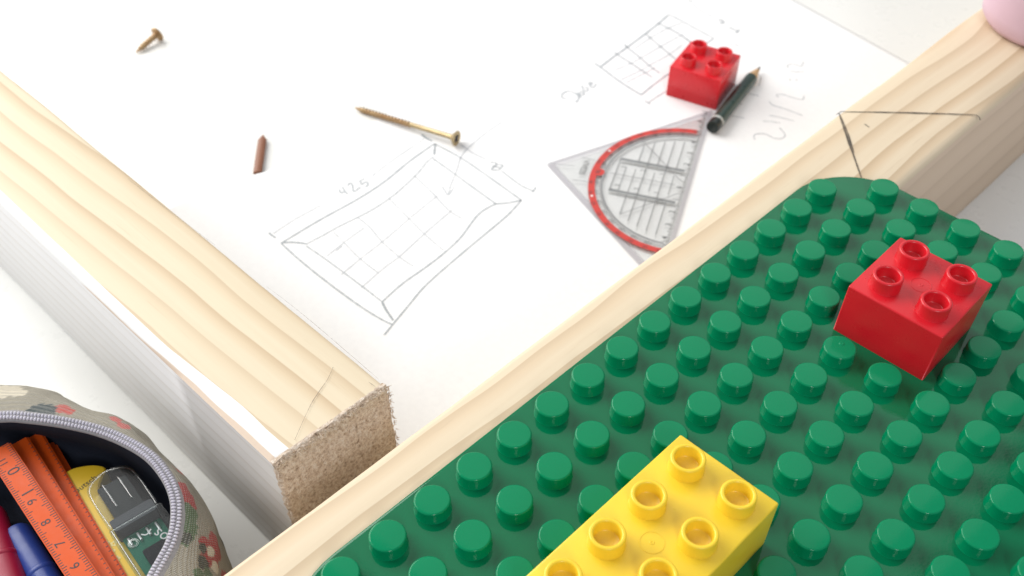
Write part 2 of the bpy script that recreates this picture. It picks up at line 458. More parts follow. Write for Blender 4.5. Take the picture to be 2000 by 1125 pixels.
M_INK2 = pencil_mat('faint_graphite_line', (.52, .54, .57), .5, .8)
def strokes(name, lst, cx, cy, k, wd, mat, z=0, par=None, off=(140, -20)):
    bm = bmesh.new()
    for pts in lst:
        f = 1
        if isinstance(pts, tuple): pts, f = pts
        pp = catmull([at(cx+x/k, cy+y/k, z+.2) for x, y in pts], 10)
        ribbon(bm, [Vector((p.x+off[0], p.y+off[1], paper_z(p)+.14+z)) for p in pp], wd*f, wob=.5)
    return bobj(name, bm, mat, par or root)
a = (500, 230, 2.5567)
strokes('pencil_drawing', [
    ([(125, 627), (320, 510), (510, 405), (640, 320), (770, 215), (890, 130)], 1.1),
    [(890, 130), (1030, 205), (1180, 308), (1325, 412)],
    [(1325, 412), (1265, 478), (1200, 535), (1020, 685), (850, 835), (760, 940), (640, 1085)],
    [(125, 627), (200, 695), (290, 770), (420, 870), (540, 955), (640, 1015), (682, 1033)],
    ([(885, 195), (850, 225), (800, 285), (690, 385), (570, 465), (430, 535), (330, 590), (250, 632)], .7),
    ([(890, 208), (990, 280), (1100, 360), (1197, 430)], .9),
    [(1197, 430), (1140, 460), (1095, 500), (1020, 600), (940, 675), (850, 745), (730, 830), (630, 920)],
    ([(250, 640), (345, 705), (440, 775), (540, 850), (630, 920)], .8),
    ([(125, 625), (185, 622), (255, 630)], 1.3), ([(895, 132), (892, 160), (890, 185)], 1.5), ([(1195, 430), (1260, 425), (1325, 412)], 1.1),
    ([(630, 920), (650, 960), (685, 1012)], 1.5), ([(65, 575), (80, 588), (97, 599)], 1.2), ([(828, 84), (848, 100), (878, 116)], 1.8),
    ([(1397, 347), (1390, 360), (1380, 371)], 1.1), ([(1225, 265), (1300, 322), (1345, 350), (1385, 366)], .8),
], *a, .68, M_INK)
strokes('faint_pencil_drawing', [
    [(85, 580), (190, 510), (320, 440)], [(580, 290), (700, 200), (840, 105)], [(1020, 132), (1085, 178), (1150, 208)],
    [(385, 570), (450, 635), (520, 705), (610, 775)], [(510, 500), (565, 545), (630, 620), (715, 695), (790, 745)],
    [(665, 405), (760, 500), (840, 580), (935, 662)], [(790, 290), (880, 375), (960, 460), (1030, 505)],
    [(355, 690), (450, 615), (540, 550)], [(425, 785), (515, 710), (630, 620), (770, 500), (905, 390)],
    [(525, 850), (640, 750), (720, 690), (840, 580), (980, 460)], [(1020, 200), (1000, 270), (975, 330), (960, 385)],
    [(930, 345), (945, 368), (960, 386), (990, 345)], [(1230, 20), (1150, 75), (1050, 160), (1020, 205)],
    [(400, 665), (430, 640)], [(885, 200), (890, 215)]], *a, .6, M_INK2)
strokes('pencil_writing', [   # 42,5 and 27
    [(416, 358), (424, 376), (445, 366)], [(430, 345), (445, 368), (458, 382)],
    [(458, 340), (468, 328), (480, 332), (486, 368)], [(486, 368), (500, 364), (513, 350)], [(516, 345), (521, 356)],
    [(520, 318), (528, 334), (540, 324), (556, 322), (558, 336), (546, 346)], [(516, 318), (542, 304)]], *a, .6, M_INK)
strokes('pencil_writing', [
    [(1170, 225), (1190, 222), (1200, 235), (1175, 258), (1205, 262)], [(1195, 232), (1232, 238), (1210, 262)], [(1178, 240), (1220, 250)]], *a, .6, M_INK)
b = (1040, 0, 4.0)
strokes('grid_drawing', [
    ([(530, 525), (640, 440), (740, 370), (885, 262), (985, 183), (1060, 118)], 1.2), ([(1060, 118), (1090, 125), (1230, 200), (1415, 300)], .8),
    ([(1415, 300), (1385, 322), (1350, 345)], .8), [(485, 497), (530, 525), (700, 650), (850, 742)],
    [(850, 742), (950, 660), (1080, 565)], [(640, 408), (660, 425), (770, 495), (935, 605)],
    [(718, 347), (740, 370), (845, 455), (910, 512), (990, 570)], [(885, 262), (920, 297), (1060, 415), (1190, 520)],
    ([(985, 183), (1060, 220), (1150, 270), (1250, 340)], 1.1), ([(880, 790), (900, 802), (920, 812)], 1.1), ([(910, 800), (960, 765), (1045, 712)], .7),
    ([(1535, 215), (1565, 228), (1600, 245)], 1), ([(1618, 232), (1590, 260)], 1.2), ([(1215, 15), (1245, 5)], 1)], *b, .78, M_INK)
strokes('faint_grid_drawing', [
    [(640, 550), (770, 495), (845, 455), (1060, 330), (1180, 270)], [(690, 625), (850, 548), (910, 512), (1060, 430), (1170, 350)],
    [(735, 645), (840, 590), (960, 530)], [(800, 380), (920, 297), (1060, 220), (1170, 178)], [(1240, 20), (1300, 75), (1370, 115), (1420, 138)],
    [(1545, 345), (1580, 350), (1615, 362)]], *b, .62, M_INK2)
strokes('pencil_writing', [
    [(265, 770), (232, 765), (235, 735), (280, 712), (330, 730), (362, 762), (345, 798), (338, 790)], [(345, 725), (380, 765)],
    [(388, 715), (365, 728), (375, 745), (400, 738), (395, 718), (405, 742)], [(385, 668), (395, 700), (410, 716), (432, 705), (428, 685), (405, 690)],
    [(430, 650), (455, 662), (470, 650), (450, 645), (452, 675), (475, 685), (500, 655)]], *b, .6, M_INK)
strokes('pencil_writing', [
    [(1455, 165), (1470, 150), (1485, 165), (1465, 185)], [(1478, 168), (1500, 172), (1480, 188)]], *b, .6, M_INK)
strokes('pencil_writing', [
    ([(408, 922), (400, 890), (430, 872), (500, 876), (560, 905), (620, 915), (660, 895), (655, 865), (615, 820)], 1.1),
    [(475, 765), (540, 768), (620, 780)], [(530, 718), (600, 728), (740, 765)], [(530, 600), (560, 630), (660, 662), (810, 718)],
    [(610, 565), (590, 545), (640, 540), (740, 570), (812, 582), (822, 550)],
    [(700, 320), (680, 305), (705, 285), (760, 290), (800, 302), (818, 265)], [(710, 345), (760, 350), (822, 347)],
    [(704, 408), (706, 424)], [(758, 408), (760, 424)],
    [(360, 535), (440, 552)], [(270, 610), (300, 625), (240, 590)], [(210, 720), (320, 740)], [(445, 370), (458, 410), (440, 470)]],
    1380, 60, 4.3275, .62, M_INK2)
# ---------------------------------------------------------------- building plate
ZP = 71.5    # its upper surface; studs rise 4.5 above it
PITCH, SH = 16.0, 4.35
root = empty('building_plate', (0, 0, 69.75), 0, 'green square building plate with round studs and rounded corners lying on the board', 'building plate')
x0, x1, y1, y0, rad = -8.5, 264.5, 8.9, -264.5, 28
out = []
for cx, cy, a0 in ((x1-rad, y1-rad, 0), (x0+rad, y1-rad, 90), (x0+rad, y0+rad, 180), (x1-rad, y0+rad, 270)):
    for k in range(13):
        t = math.radians(a0+k*7.5); out.append((cx+rad*math.cos(t), cy+rad*math.sin(t)))
bm = bmesh.new(); lay = []
def inset(pts, d):
    n = len(pts); r = []
    for i in range(n):
        a, c = Vector(pts[i-1]), Vector(pts[(i+1) % n]); t = (c-a).normalized(); r.append((pts[i][0]-t.y*d, pts[i][1]+t.x*d))
    return r
for d, z in ((.5, 0), (0, .25), (0, 1.1), (.18, 1.5), (.6, 1.72), (1.2, 1.75)):
    lay.append([bm.verts.new((x, y, z)) for x, y in inset(out, d)])
for a_, c_ in zip(lay, lay[1:]):
    for i in range(len(a_)): bm.faces.new((a_[i], a_[(i+1) % len(a_)], c_[(i+1) % len(a_)], c_[i]))
bm.faces.new(lay[0][::-1]); bm.faces.new(lay[-1])
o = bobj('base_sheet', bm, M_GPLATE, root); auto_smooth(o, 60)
prof = [(5.35, 0), (5.2, .25), (5.12, SH-.62)]+[(4.5+.62*math.cos(math.radians(t)), SH-.62+.62*math.sin(math.radians(t))) for t in (15, 30, 45, 60, 75, 90)]+[(0, SH-.04)]
bm = lathe_bm(prof, 36)
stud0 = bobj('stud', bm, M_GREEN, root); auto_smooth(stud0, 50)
first = True
for ix in range(17):
    for iy in range(17):
        if ix in (0, 16) and iy in (0, 16): continue
        if ix > 13 and iy > 12: continue
        if first: o = stud0; first = False
        else:
            o = stud0.copy(); sc.collection.objects.link(o); o.parent = root
        o.location = (ix*PITCH*S, -iy*PITCH*S, 1.75*S)
        o.rotation_euler = (0, 0, random.uniform(0, 6))
# mould mark on the stud beside the red brick and worn patch
bm = lathe_bm([(.9, 0), (.7, .12), (.35, .16), (0, .06)], 14)
o = bobj('mould_mark', bm, M_GREEN, root); p = at(1644, 671, ZP+SH); o.location = (p.x*S, p.y*S, (1.75+SH-.02)*S)

# ---------------------------------------------------------------- bricks
def brick(name, nx, ny, origin, rz, mat, label, cat='toy brick', scale=1.0, dimple=True):
    root = empty(name, origin, rz, label, cat)
    hx, hy, H, t = nx*8-.1, ny*8-.1, 19.2, 1.6
    bm = box_bm(-hx, hx, -hy, hy, 0, H)
    ed = [e for e in bm.edges if not (e.verts[0].co.z < 1e-4 and e.verts[1].co.z < 1e-4)]
    bmesh.ops.bevel(bm, geom=ed, offset=.55, segments=3, profile=.5, affect='EDGES')
    bt = [f for f in bm.faces if all(v.co.z < 1e-3 for v in f.verts)]
    bmesh.ops.delete(bm, geom=bt, context='FACES')
    o = bobj('body', bm, mat, root); auto_smooth(o, 60)
    sd = o.modifiers.new('wall', 'SOLIDIFY'); sd.thickness = t*S*scale; sd.offset = -1
    st0 = None
    for i in range(nx):
        for j in range(ny):
            if st0 is None:
                bm = lathe_bm([(4.95, -.02), (4.8, .3), (4.72, 3.9), (4.6, 4.35), (4.35, 4.5), (3.85, 4.5), (3.6, 4.35), (3.48, 4.0), (3.4, .75), (3.1, .5), (0, .5)], 40)
                st0 = s_ = bobj('stud', bm, mat, root); auto_smooth(s_, 50)
            else:
                s_ = st0.copy(); sc.collection.objects.link(s_); s_.parent = root
            s_.location = ((-(nx-1)*8+16*i)*S, (-(ny-1)*8+16*j)*S, H*S)
    if dimple:
        bm = lathe_bm([(3.3, -.02), (3.25, .09), (3.0, .1), (2.95, -.01)], 32)
        lathe_bm([(.75, -.02), (.6, .12), (.35, .12), (.2, -.01)], 16, bm)
        d = bobj('mould_mark', bm, mat, root); d.location = (0, 0, H*S)
    root.scale = (scale,)*3
    return root
brick('toy_brick', 2, 2, (56.2, -54.5, ZP), math.radians(1.0), M_RED, 'red four stud brick pressed onto the green building plate')
brick('toy_brick', 2, 4, (56, -184.3, ZP), math.radians(.4), M_YEL, 'yellow eight stud brick on the green building plate')
brick('toy_brick', 2, 2, (-134.3, 104.1, .25), .265, M_RED, 'red four stud brick standing on the paper beside the pencil', scale=.9)

# ---------------------------------------------------------------- geometry set square
O = Vector((-88.35, 28.4, 0)); e = Vector((-.46797, .88374, 0)).normalized()
U = 9.509
M_CLEAR = clear('clear_acrylic', (.972, .975, .972), .03)
M_EDGE = clear('acrylic_edge', (.78, .77, .79), .06)  # grey tint stands in for the dark refraction along the edge
M_PR = flat('grey_print', (.27, .275, .285), .5)
M_PB = flat('black_print', (.07, .07, .075), .5)
M_PRED = flat('red_print', (.60, .05, .04), .5)
M_PW = flat('white_print', (.85, .85, .85), .5)
nrm = Vector((-e.y, e.x, 0))
root = bpy.data.objects.new('set_square', None); link(root)
# local x along the long edge, y towards the right angle
root.matrix_basis = Matrix(((e.x, nrm.x, 0, O.x*S), (e.y, nrm.y, 0, O.y*S), (0, 0, 1, .35*S), (0, 0, 0, 1)))
props(root, 'clear plastic set square with a red arc, lying on the paper by the pencil', 'set square')
Y0 = -.45
tri = [Vector((-7.4, Y0, 0)), Vector((7.4, Y0, 0)), Vector((0, 7.08, 0))]
def rounded(tri, d, r=.22, n=6):
    c = (tri[0]+tri[1]+tri[2])/3; res = []
    inr = 3.1
    t2 = [c+(p-c)*(1-d/inr) for p in tri]
    for i in range(3):
        p, a_, b_ = t2[i], t2[i-1], t2[(i+1) % 3]
        da, db = (a_-p).normalized(), (b_-p).normalized()
        for k in range(n+1):
            t = k/n; res.append((p+da*r*(1-t))*(1-t)+(p+db*r*t)*t if False else ((p+da*r)*(1-t)**2+p*2*t*(1-t)+(p+db*r)*t*t))
    return res
bm = bmesh.new(); bm2 = bmesh.new()
inn = rounded(tri, .27)
v1 = [bm.verts.new((p.x*U, p.y*U, 1.15)) for p in inn]; v0 = [bm.verts.new((p.x*U, p.y*U, 0)) for p in inn]
bm.faces.new(v1); bm.faces.new(v0[::-1])
bobj('plate', bm, M_CLEAR, root)
outr = rounded(tri, 0)
A = [bm2.verts.new((p.x*U, p.y*U, 1.15)) for p in inn]; B = [bm2.verts.new((p.x*U, p.y*U, .45)) for p in outr]
C_ = [bm2.verts.new((p.x*U, p.y*U, 0)) for p in outr]; n = len(A)
for i in range(n):
    j = (i+1) % n
    bm2.faces.new((A[i], A[j], B[j], B[i])); bm2.faces.new((B[i], B[j], C_[j], C_[i]))
bmesh.ops.recalc_face_normals(bm2, faces=bm2.faces)
bobj('bevelled_edge', bm2, M_EDGE, root)
ZT = 1.19
def V2(x, y, z=ZT): return Vector((x*U, (y)*U, z))
def seg(bm, a_, b_, wd, z=ZT): ribbon(bm, [V2(*a_, z), V2(*b_, z)], wd*U)
KY = .908
def arc(bm, r, a0, a1, wd, z=ZT, n=64, cy=-.02): ribbon(bm, [V2(r*math.cos(math.radians(a0+(a1-a0)*k/n)), cy+KY*r*math.sin(math.radians(a0+(a1-a0)*k/n)), z) for k in range(n+1)], wd*U)
bm = bmesh.new(); arc(bm, 4.98, 0.5, 179.5, .34)
bmc = lathe_bm([(.30*U, 0), (0, .001)], 24, None, Matrix.Translation(V2(.05, 4.28, ZT+.01)))
me = bpy.data.meshes.new('t'); bmc.to_mesh(me); bmc.free(); bm.from_mesh(me)
bobj('red_arc', bm, M_PRED, root)
bm = bmesh.new(); arc(bm, 4.42, .5, 179.5, .11)
bmb = bmesh.new(); seg(bmb, (1.42, .05), (1.46, 3.45), .2); bobj('grey_bar', bmb, flat('bar_print', (.24, .25, .255), .6), root)
bmb = bmesh.new(); seg(bmb, (-1.25, .05), (-1.2, 3.45), .2); bobj('grey_bar', bmb, flat('bar_print', (.24, .25, .255), .6), root)
for y in (.5, 1.0, 1.5, 2.0, 2.5, 3.0):
    xm = math.sqrt(max(.1, 4.2**2-(y/KY)**2))-.25
    if y < 2.9:
        seg(bm, (1.5, y), (xm if y < 2.6 else 2.6, y), .055); seg(bm, (-1.35, y), (-xm, y), .055)
for y in (1.0, 2.0, 3.43): seg(bm, (-1.2, y), (1.42, y), .06)
for y in (.5, 1.5, 2.5, 3.0): seg(bm, (-.75 if y < 2.4 else -1.1, y), (.85, y), .045)
seg(bm, (.14, .3), (.14, 3.7), .045)
seg(bm, (.5, .05), (3.26, 2.6), .045); seg(bm, (-.5, .05), (-2.94, 2.5), .045)
for k in range(0, 37):
    a_ = math.radians(k*5); r0, r1 = 5.25, 5.25
    L = 1.0 if k % 2 == 0 else .0
    c, s_ = math.cos(a_), math.sin(a_)
    if L and 20 < k*5 < 165: 
        rr = min((6.9-.25)/(abs(c)+s_), 5.2+1.0)
        if rr > 5.3 and k*5 != 90: seg(bm, (5.22*c, 5.22*s_*KY), (rr*c, rr*s_*(.96)), .045)
seg(bm, (.0, 6.9), (.16, 5.6), .03)
bobj('grey_print', bm, M_PR, root)
bm = bmesh.new()
for k in range(-70, 71):
    L = .32 if k % 10 == 0 else (.24 if k % 5 == 0 else .15)
    seg(bm, (k/10, Y0+.24), (k/10, Y0+.24+L), .03 if k % 5 else .04)
for k in range(0, 181, 2):
    a_ = math.radians(k); c, s_ = math.cos(a_), math.sin(a_); L = .14 if k % 10 == 0 else .08
    seg(bm, (4.47*c, 4.47*s_*KY), ((4.47+L)*c, (4.47+L)*s_*KY), .03)
def tx(s, x, y, ang, size, z=ZT+.02, b=None):
    text_faces(b or bm, s, Matrix.Translation(V2(x, y, z)) @ Matrix.Rotation(math.radians(ang), 4, 'Z'), size*U)
for k in range(1, 7):
    tx(str(k), k, .05, 0, .42); tx(str(k), -k, .05, 0, .42)
tx('0', 0, .05, 0, .42)
for y in (1, 2, 3): tx(str(y), .82, y+.1, 0, .38); tx(str(y), -.75, y+.1, 0, .38)
for k in range(10, 171, 10):
    a_ = math.radians(k)
    if k == 90: continue
    tx(str(k), 4.68*math.cos(a_), 4.68*math.sin(a_)*KY, k-90, .27)
    tx(str(180-k), 5.0*math.cos(a_), 5.0*math.sin(a_)*KY, k-90, .26)
tx('90', .05, 4.3, 0, .34)
tx('VIVESS', .2, 5.1, 180, .44)
bobj('black_print', bm, M_PB, root)
bm = bmesh.new()
for x, y in ((1.95, 4.16), (-1.95, 4.16)):
    me = bpy.data.meshes.new('t'); b2 = lathe_bm([(.07*U, 0), (0, .001)], 12, None, Matrix.Translation(V2(x, y, ZT+.03))); b2.to_mesh(me); b2.free(); bm.from_mesh(me)
bobj('white_dot', bm, M_PW, root)
# cracked spot on one short edge
p = at(1156, 424, 1.5); loc = root.matrix_basis.inverted() @ (p*S)

# ---------------------------------------------------------------- pencil
pe, pt = at(1391, 250, 4.0), at(1485, 130, 3.2)
pe.z, pt.z = 4.1, 3.0
L = (pt-pe).length; root = bpy.data.objects.new('pencil', None); link(root)
root.matrix_basis = Matrix.Translation(pe*S) @ (frame((0, 0, 0), (pt-pe)))
props(root, 'short dark green pencil with a white ring, lying beside the red brick on the paper', 'pencil')
M_PDARK = plastic('dark_green_lacquer', (.02, .05, .04), .3, .1)
M_PCAP = plastic('black_green_lacquer', (.006, .014, .012), .3, .1)
M_PRING = flat('pale_ring_paint', (.50, .52, .50), .4)
M_PWOOD = flat('pencil_wood', (.55, .36, .19), .7)
M_LEAD = flat('graphite_lead', (.06, .06, .07), .4)
RM = Matrix.Rotation(math.radians(90), 4, 'Y')
def px(prof, name, mat, n=24, hexa=False):
    bm = lathe_bm(prof, n, None, RM); o = bobj(name, bm, mat, root); auto_smooth(o, 40); return o
r = 3.5
px([(0, 0), (r-.9, 0), (r-.2, .35), (r, 1.1), (r, 5.2)], 'end_cap', M_PCAP)
px([(r+.02, 5.2), (r+.03, 5.3), (r+.03, 6.9), (r+.02, 7)], 'ring', M_PRING)
Lc = L-14
px([(r, 7.0), (r, Lc-.8)]+[(r-.1, Lc)], 'barrel', M_PDARK)
px([(r-.12, Lc-.2), (1.05, L-4)], 'sharpened_wood', M_PWOOD)
px([(1.05, L-4.02), (.35, L-.3), (0, L)], 'lead', M_LEAD)

# ---------------------------------------------------------------- screws
def screw(tip, head, rad, label, thread_to, head_r, matT, matS, washer=False):
    tip, head = Vector(tip), Vector(head)
    root = bpy.data.objects.new('screw', None); link(root)
    d = head-tip; L = d.length
    root.matrix_basis = Matrix.Translation(tip*S) @ frame((0, 0, 0), d)
    props(root, label, 'screw', None)
    # shank with thread: radius modulated along a helix
    bm = bmesh.new(); n = 20; steps = int(L*7); rings = []; pitch = 2.3*rad/2.0
    LT = L*thread_to
    for i in range(steps+1):
        x = i/steps*LT; core = rad*(.66 if head_r else .95)*min(1, .12+x/((3.2 if head_r else 2.2)*rad)); ring = []
        for k in range(n):
            th = 2*math.pi*k/n; ph = (x/pitch-k/n) % 1
            amp = rad*(.34 if head_r else .12)*max(0, 1-abs(ph-.5)*3.4)*min(1, .25+x/(3*rad))
            rr = core+amp; ring.append(bm.verts.new((x, rr*math.cos(th), rr*math.sin(th))))
        rings.append(ring)
    for a_, b_ in zip(rings, rings[1:]):
        for k in range(n): bm.faces.new((a_[k], a_[(k+1) % n], b_[(k+1) % n], b_[k]))
    bm.faces.new(rings[0]); bm.faces.new(rings[-1][::-1]); bmesh.ops.recalc_face_normals(bm, faces=bm.faces)
    bobj('thread', bm, matT, root, True)
    if head_r:
        hl = head_r*.62
        if washer: prof = [(rad*.72, LT-.1), (rad*.75, L-hl*.55), (head_r*.96, L-hl*.2), (head_r, L), (head_r*.9, L+hl*.30), (head_r*.6, L+hl*.55), (head_r*.3, L+hl*.62), (head_r*.25, L+hl*.3), (0, L+hl*.3)]
        else: prof = [(rad*.72, LT-.1), (rad*.75, L-hl-1.0), (rad*.95, L-hl-.3), (head_r*.93, L-.5), (head_r, L-.25), (head_r*.97, L), (head_r*.5, L+.05), (head_r*.42, L-.6), (0, L-.9)]
        s1 = [p for p in prof if p[1] <= L-hl-.29]
        k = 2 if not washer else 1
        bm = lathe_bm(prof[:k+1], 24, None, RM); o = bobj('shank', bm, matS, root); auto_smooth(o, 50)
        bm = lathe_bm(prof[k:], 28, None, RM)
        for q in range(4):        # cross recess
            a_ = q*math.pi/2+.4
            pass
        o = bobj('head', bm, matS, root); auto_smooth(o, 45)
        bm = bmesh.new(); zt = L+(.08 if not washer else hl*.56)
        for q in range(2):
            a_ = q*math.pi/2+.5; c, s_ = math.cos(a_), math.sin(a_)
            R_ = head_r*.55; wv = head_r*.13
            vs = [bm.verts.new((zt+dz, c*sx_*R_-s_*sy_*wv, s_*sx_*R_+c*sy_*wv)) for dz in (0, -.5) for sx_, sy_ in ((-1, -1), (1, -1), (1, 1), (-1, 1))]
            bm.faces.new(vs[:4]); 
            for i in range(4): bm.faces.new((vs[i], vs[(i+1) % 4], vs[4+(i+1) % 4], vs[4+i]))
        bobj('cross_recess', bm, M_PB, root)
    return root
t1, h1 = at(265, 103, 1.0), at(307, 66, 4.2); t1.z = 1.0; h1.z = 3.9
screw(t1, h1, 1.95, 'short brass coloured screw with a round head, alone near the top left', .85, 4.1, M_BRASS, M_BRASS, True)
t2, h2 = at(693, 210, 1.6), at(892, 270, 4.0); t2.z = 1.5; h2.z = 3.8
screw(t2, h2, 1.75, 'long brass coloured screw lying above the drawn frame on the paper', .56, 4.0, M_BRASS, M_BRASS2)
t3, h3 = at(514, 264, 1.6), at(503, 340, 1.6); t3.z = 1.7; h3.z = 1.85
r3 = screw(t3, h3, 2.15, 'reddish brown screw tip sticking out from under the edge of the paper', .99, 0, M_RUST, M_RUST)
for ch in r3.children: ch.scale = (1, 1, .6)

# ---------------------------------------------------------------- pink cup
root = empty('cup', (3.5, 162, ZB+.2), 0, 'pale pink rounded plastic cup standing on the far end of the long board', 'cup')
M_PINK = plastic('pale_pink_plastic', (.66, .46, .54), .5, .03, sss=.1)
bm = lathe_bm([(0, .4), (20, .2), (24, .1), (27, 1.2), (29.2, 4), (30.2, 9), (32, 40), (34, 85), (34.6, 86), (33.4, 86), (31, 40), (29, 9), (27, 3), (0, 2.5)], 64)
o = bobj('cup_wall', bm, M_PINK, root); auto_smooth(o, 60)

# ---------------------------------------------------------------- pencil pouch
ZR = 54.0
CT = [  # place on the rim seen in the photograph, outward reach of the fabric (mm)
    (-130, 828, 24), (0, 815, 22), (60, 817, 18), (130, 824, 13), (190, 836, 11), (240, 856, 6.5), (290, 888, 4), (325, 930, 4), (343, 972, 5), (344, 1012, 7.5), (334, 1052, 10), (316, 1090, 14), (298, 1128, 17),
    (270, 1200, 26), (225, 1300, 28), (140, 1400, 28), (-40, 1420, 26), (-200, 1350, 25), (-320, 1220, 25), (-360, 1040, 26), (-290, 900, 29)]
base = at(60, 1080, 0)
root = empty('pencil_pouch', (base.x, base.y, 0), 0, 'open floral fabric pencil pouch with a grey zip, holding rulers and a card reader', 'pencil pouch')
pts = [Vector((*(at(x, y, ZR)-base).xy, E_)) for x, y, E_ in CT]
cr = catmull(pts, 24, True); NR = len(cr)
cen = sum((Vector((p.x, p.y)) for p in cr), Vector((0, 0)))/NR
nor = []
for i, p in enumerate(cr):
    t = (cr[(i+1) % NR]-cr[i-1]).xy.normalized(); nn = Vector((t.y, -t.x))
    if nn.dot(p.xy-cen) < 0: nn = -nn
    nor.append(nn)
def rimz(i): return ZR+.8*math.sin(i*.045)
def ring_pts(prof):
    res = []
    for f, add, dz in prof:
        res.append([Vector((cr[i].x+nor[i].x*(f*cr[i].z+add), cr[i].y+nor[i].y*(f*cr[i].z+add), max(.25, rimz(i)-dz))) for i in range(NR)])
    return res
def skin(rings, name, mat, colfn=None, smooth=True, cap=None):
    bm = bmesh.new(); cl = bm.loops.layers.color.new('print') if colfn else None
    vr = [[bm.verts.new(p) for p in r_] for r_ in rings]
    for a_, b_ in zip(vr, vr[1:]):
        for i in range(NR):
            j = (i+1) % NR; f = bm.faces.new((a_[i], a_[j], b_[j], b_[i]))
    if cap is not None:
        c = bm.verts.new(cap)
        for i in range(NR): bm.faces.new((vr[-1][i], vr[-1][(i+1) % NR], c))
    bmesh.ops.recalc_face_normals(bm, faces=bm.faces)
    if colfn:
        for f in bm.faces:
            for l in f.loops: l[cl] = (*colfn(l.vert.co), 1)
    return bobj(name, bm, mat, root, smooth)
prof = []
base_p = [(0, 1.2, .6), (.12, 1.6, 1.0), (.35, 1.5, 2.2), (.6, 1.3, 4.2), (.8, 1.2, 7.5), (.93, 2, 12), (1, 2, 18), (1.02, 2, 27), (.97, 2, 37), (.86, 2, 46), (.7, 1, 52), (.55, 0, 53.7)]
for (f0, a0_, d0), (f1, a1_, d1) in zip(base_p, base_p[1:]):
    for k in range(5): t = k/5; prof.append((f0+(f1-f0)*t, a0_+(a1_-a0_)*t, d0+(d1-d0)*t))
prof.append(base_p[-1])
rings = ring_pts(prof)
for k, r_ in enumerate(rings):
    for i, p in enumerate(r_):
        w_ = min(1, k/12)
        q = noise.noise(Vector((p.x*.05, p.y*.05, p.z*.06)))*1.6*w_+noise.noise(Vector((p.x*.13, p.y*.13, p.z*.13+4)))*.5*w_
        p.x += nor[i].x*q; p.y += nor[i].y*q
def B(px_, py_, z): return at(px_, py_, z)-base
FL = []   # printed motifs: centre, radius, colour
def motif(px_, py_, z, r_, col, sq=1.0):
    best = None                                  # the place on the cloth where this motif is printed
    for k, rg in enumerate(rings[:40]):
        for p in rg:
            v = (p+base)-CAM; c = Vector([sum(a*b for a, b in zip(ax_, v)) for ax_ in (RX, RY, RZ)])
            d = math.hypot(FPX*c.x/c.z+1000-px_, FPX*c.y/c.z+750-py_)+c.z*.05
            if best is None or d < best[0]: best = (d, p.copy())
    FL.append((best[1], r_, col, sq))
REDC, PINKC, GRN, DGR, WHT = (.62, .05, .07), (.75, .32, .30), (.22, .34, .17), (.09, .13, .06), (.80, .76, .68)
motif(362, 968, 44, 3.6, REDC); motif(370, 985, 42, 3.0, REDC); motif(356, 950, 47, 2.2, REDC)
motif(362, 1020, 50, 4.2, GRN); motif(356, 1045, 51, 3.6, GRN); motif(370, 1000, 44, 3.2, GRN); motif(362, 1050, 50, 2, DGR)
for k in range(5):
    a_ = k*1.257; motif(412+15*math.cos(a_), 1078+22*math.sin(a_), 36, 2.6, REDC)
motif(412, 1078, 36, 1.7, WHT); motif(420, 1110, 34, 2.0, WHT); motif(396, 1070, 40, 1.8, DGR); motif(398, 1100, 40, 2.6, DGR); motif(406, 1123, 36, 2.4, GRN); motif(388, 1122, 44, 2, GRN)
motif(440, 1135, 26, 3.5, REDC); motif(430, 1160, 26, 3.5, REDC)
motif(10, 760, 40, 3.2, WHT, 1.7); motif(38, 768, 41, 2.6, WHT); motif(122, 797, 47, 2.6, (.70, .22, .18)); motif(136, 803, 48, 1.8, (.70, .22, .18)); motif(80, 805, 50, 2.4, (.12, .2, .22), 2)
Rr = random.Random(3)
for k in range(120):
    i = Rr.randrange(NR); rg = rings[Rr.randrange(14, len(rings)-4)][i]
    if any((rg-f[0]).length < 11 for f in FL): continue
    cc = Rr.choice([REDC, GRN, WHT, PINKC, DGR])
    for q in range(3): FL.append((rg+Vector((Rr.uniform(-2.5, 2.5), Rr.uniform(-2.5, 2.5), Rr.uniform(-2.5, 2.5))), Rr.uniform(1.4, 2.8), cc if q else Rr.choice([cc, DGR]), 1))
def fabric_col(p):
    c = (.55, .52, .46)
    for ce, r_, col, sq in FL:
        d = (p-ce).length/(r_*sq)+.28*noise.noise(p*.7)
        if d < 1: c = col
    return c
# denser copy of the skin so that the print keeps an edge
dens = []
for a_, b_ in zip(rings, rings[1:]): dens += [a_, [p.lerp(q, .5) for p, q in zip(a_, b_)]]
dens.append(rings[-1])
def fabric_mat():
    m, nt, p = new_mat('printed_canvas'); co = obj_coord(nt)
    at_ = nt.nodes.new('ShaderNodeVertexColor'); at_.layer_name = 'print'
    wv = nt.nodes.new('ShaderNodeTexWave'); wv.bands_direction = 'X'; wv.inputs['Scale'].default_value = 520; wv.inputs['Distortion'].default_value = 1.5
    wv2 = nt.nodes.new('ShaderNodeTexWave'); wv2.bands_direction = 'Z'; wv2.inputs['Scale'].default_value = 520; wv2.inputs['Distortion'].default_value = 1.5
    for q in (wv, wv2): nt.links.new(co, q.inputs['Vector'])
    h = math_n(nt, 'MULTIPLY', wv.outputs['Fac'], wv2.outputs['Fac']); n = noise_n(nt, co, 900, 3, .7)
    h = math_n(nt, 'ADD', h, math_n(nt, 'MULTIPLY', n, .6))
    c = mix(nt, math_n(nt, 'MULTIPLY', h, .38), at_.outputs[0], (.74, .72, .67))
    nt.links.new(c, p.inputs['Base Color']); p.inputs['Roughness'].default_value = .95; p.inputs['Specular IOR Level'].default_value = .1
    bump(nt, p, h, .8, .0006); return m
skin(dens, 'fabric', fabric_mat(), fabric_col)
M_LINER = flat('navy_lining', (.018, .022, .035), .8)
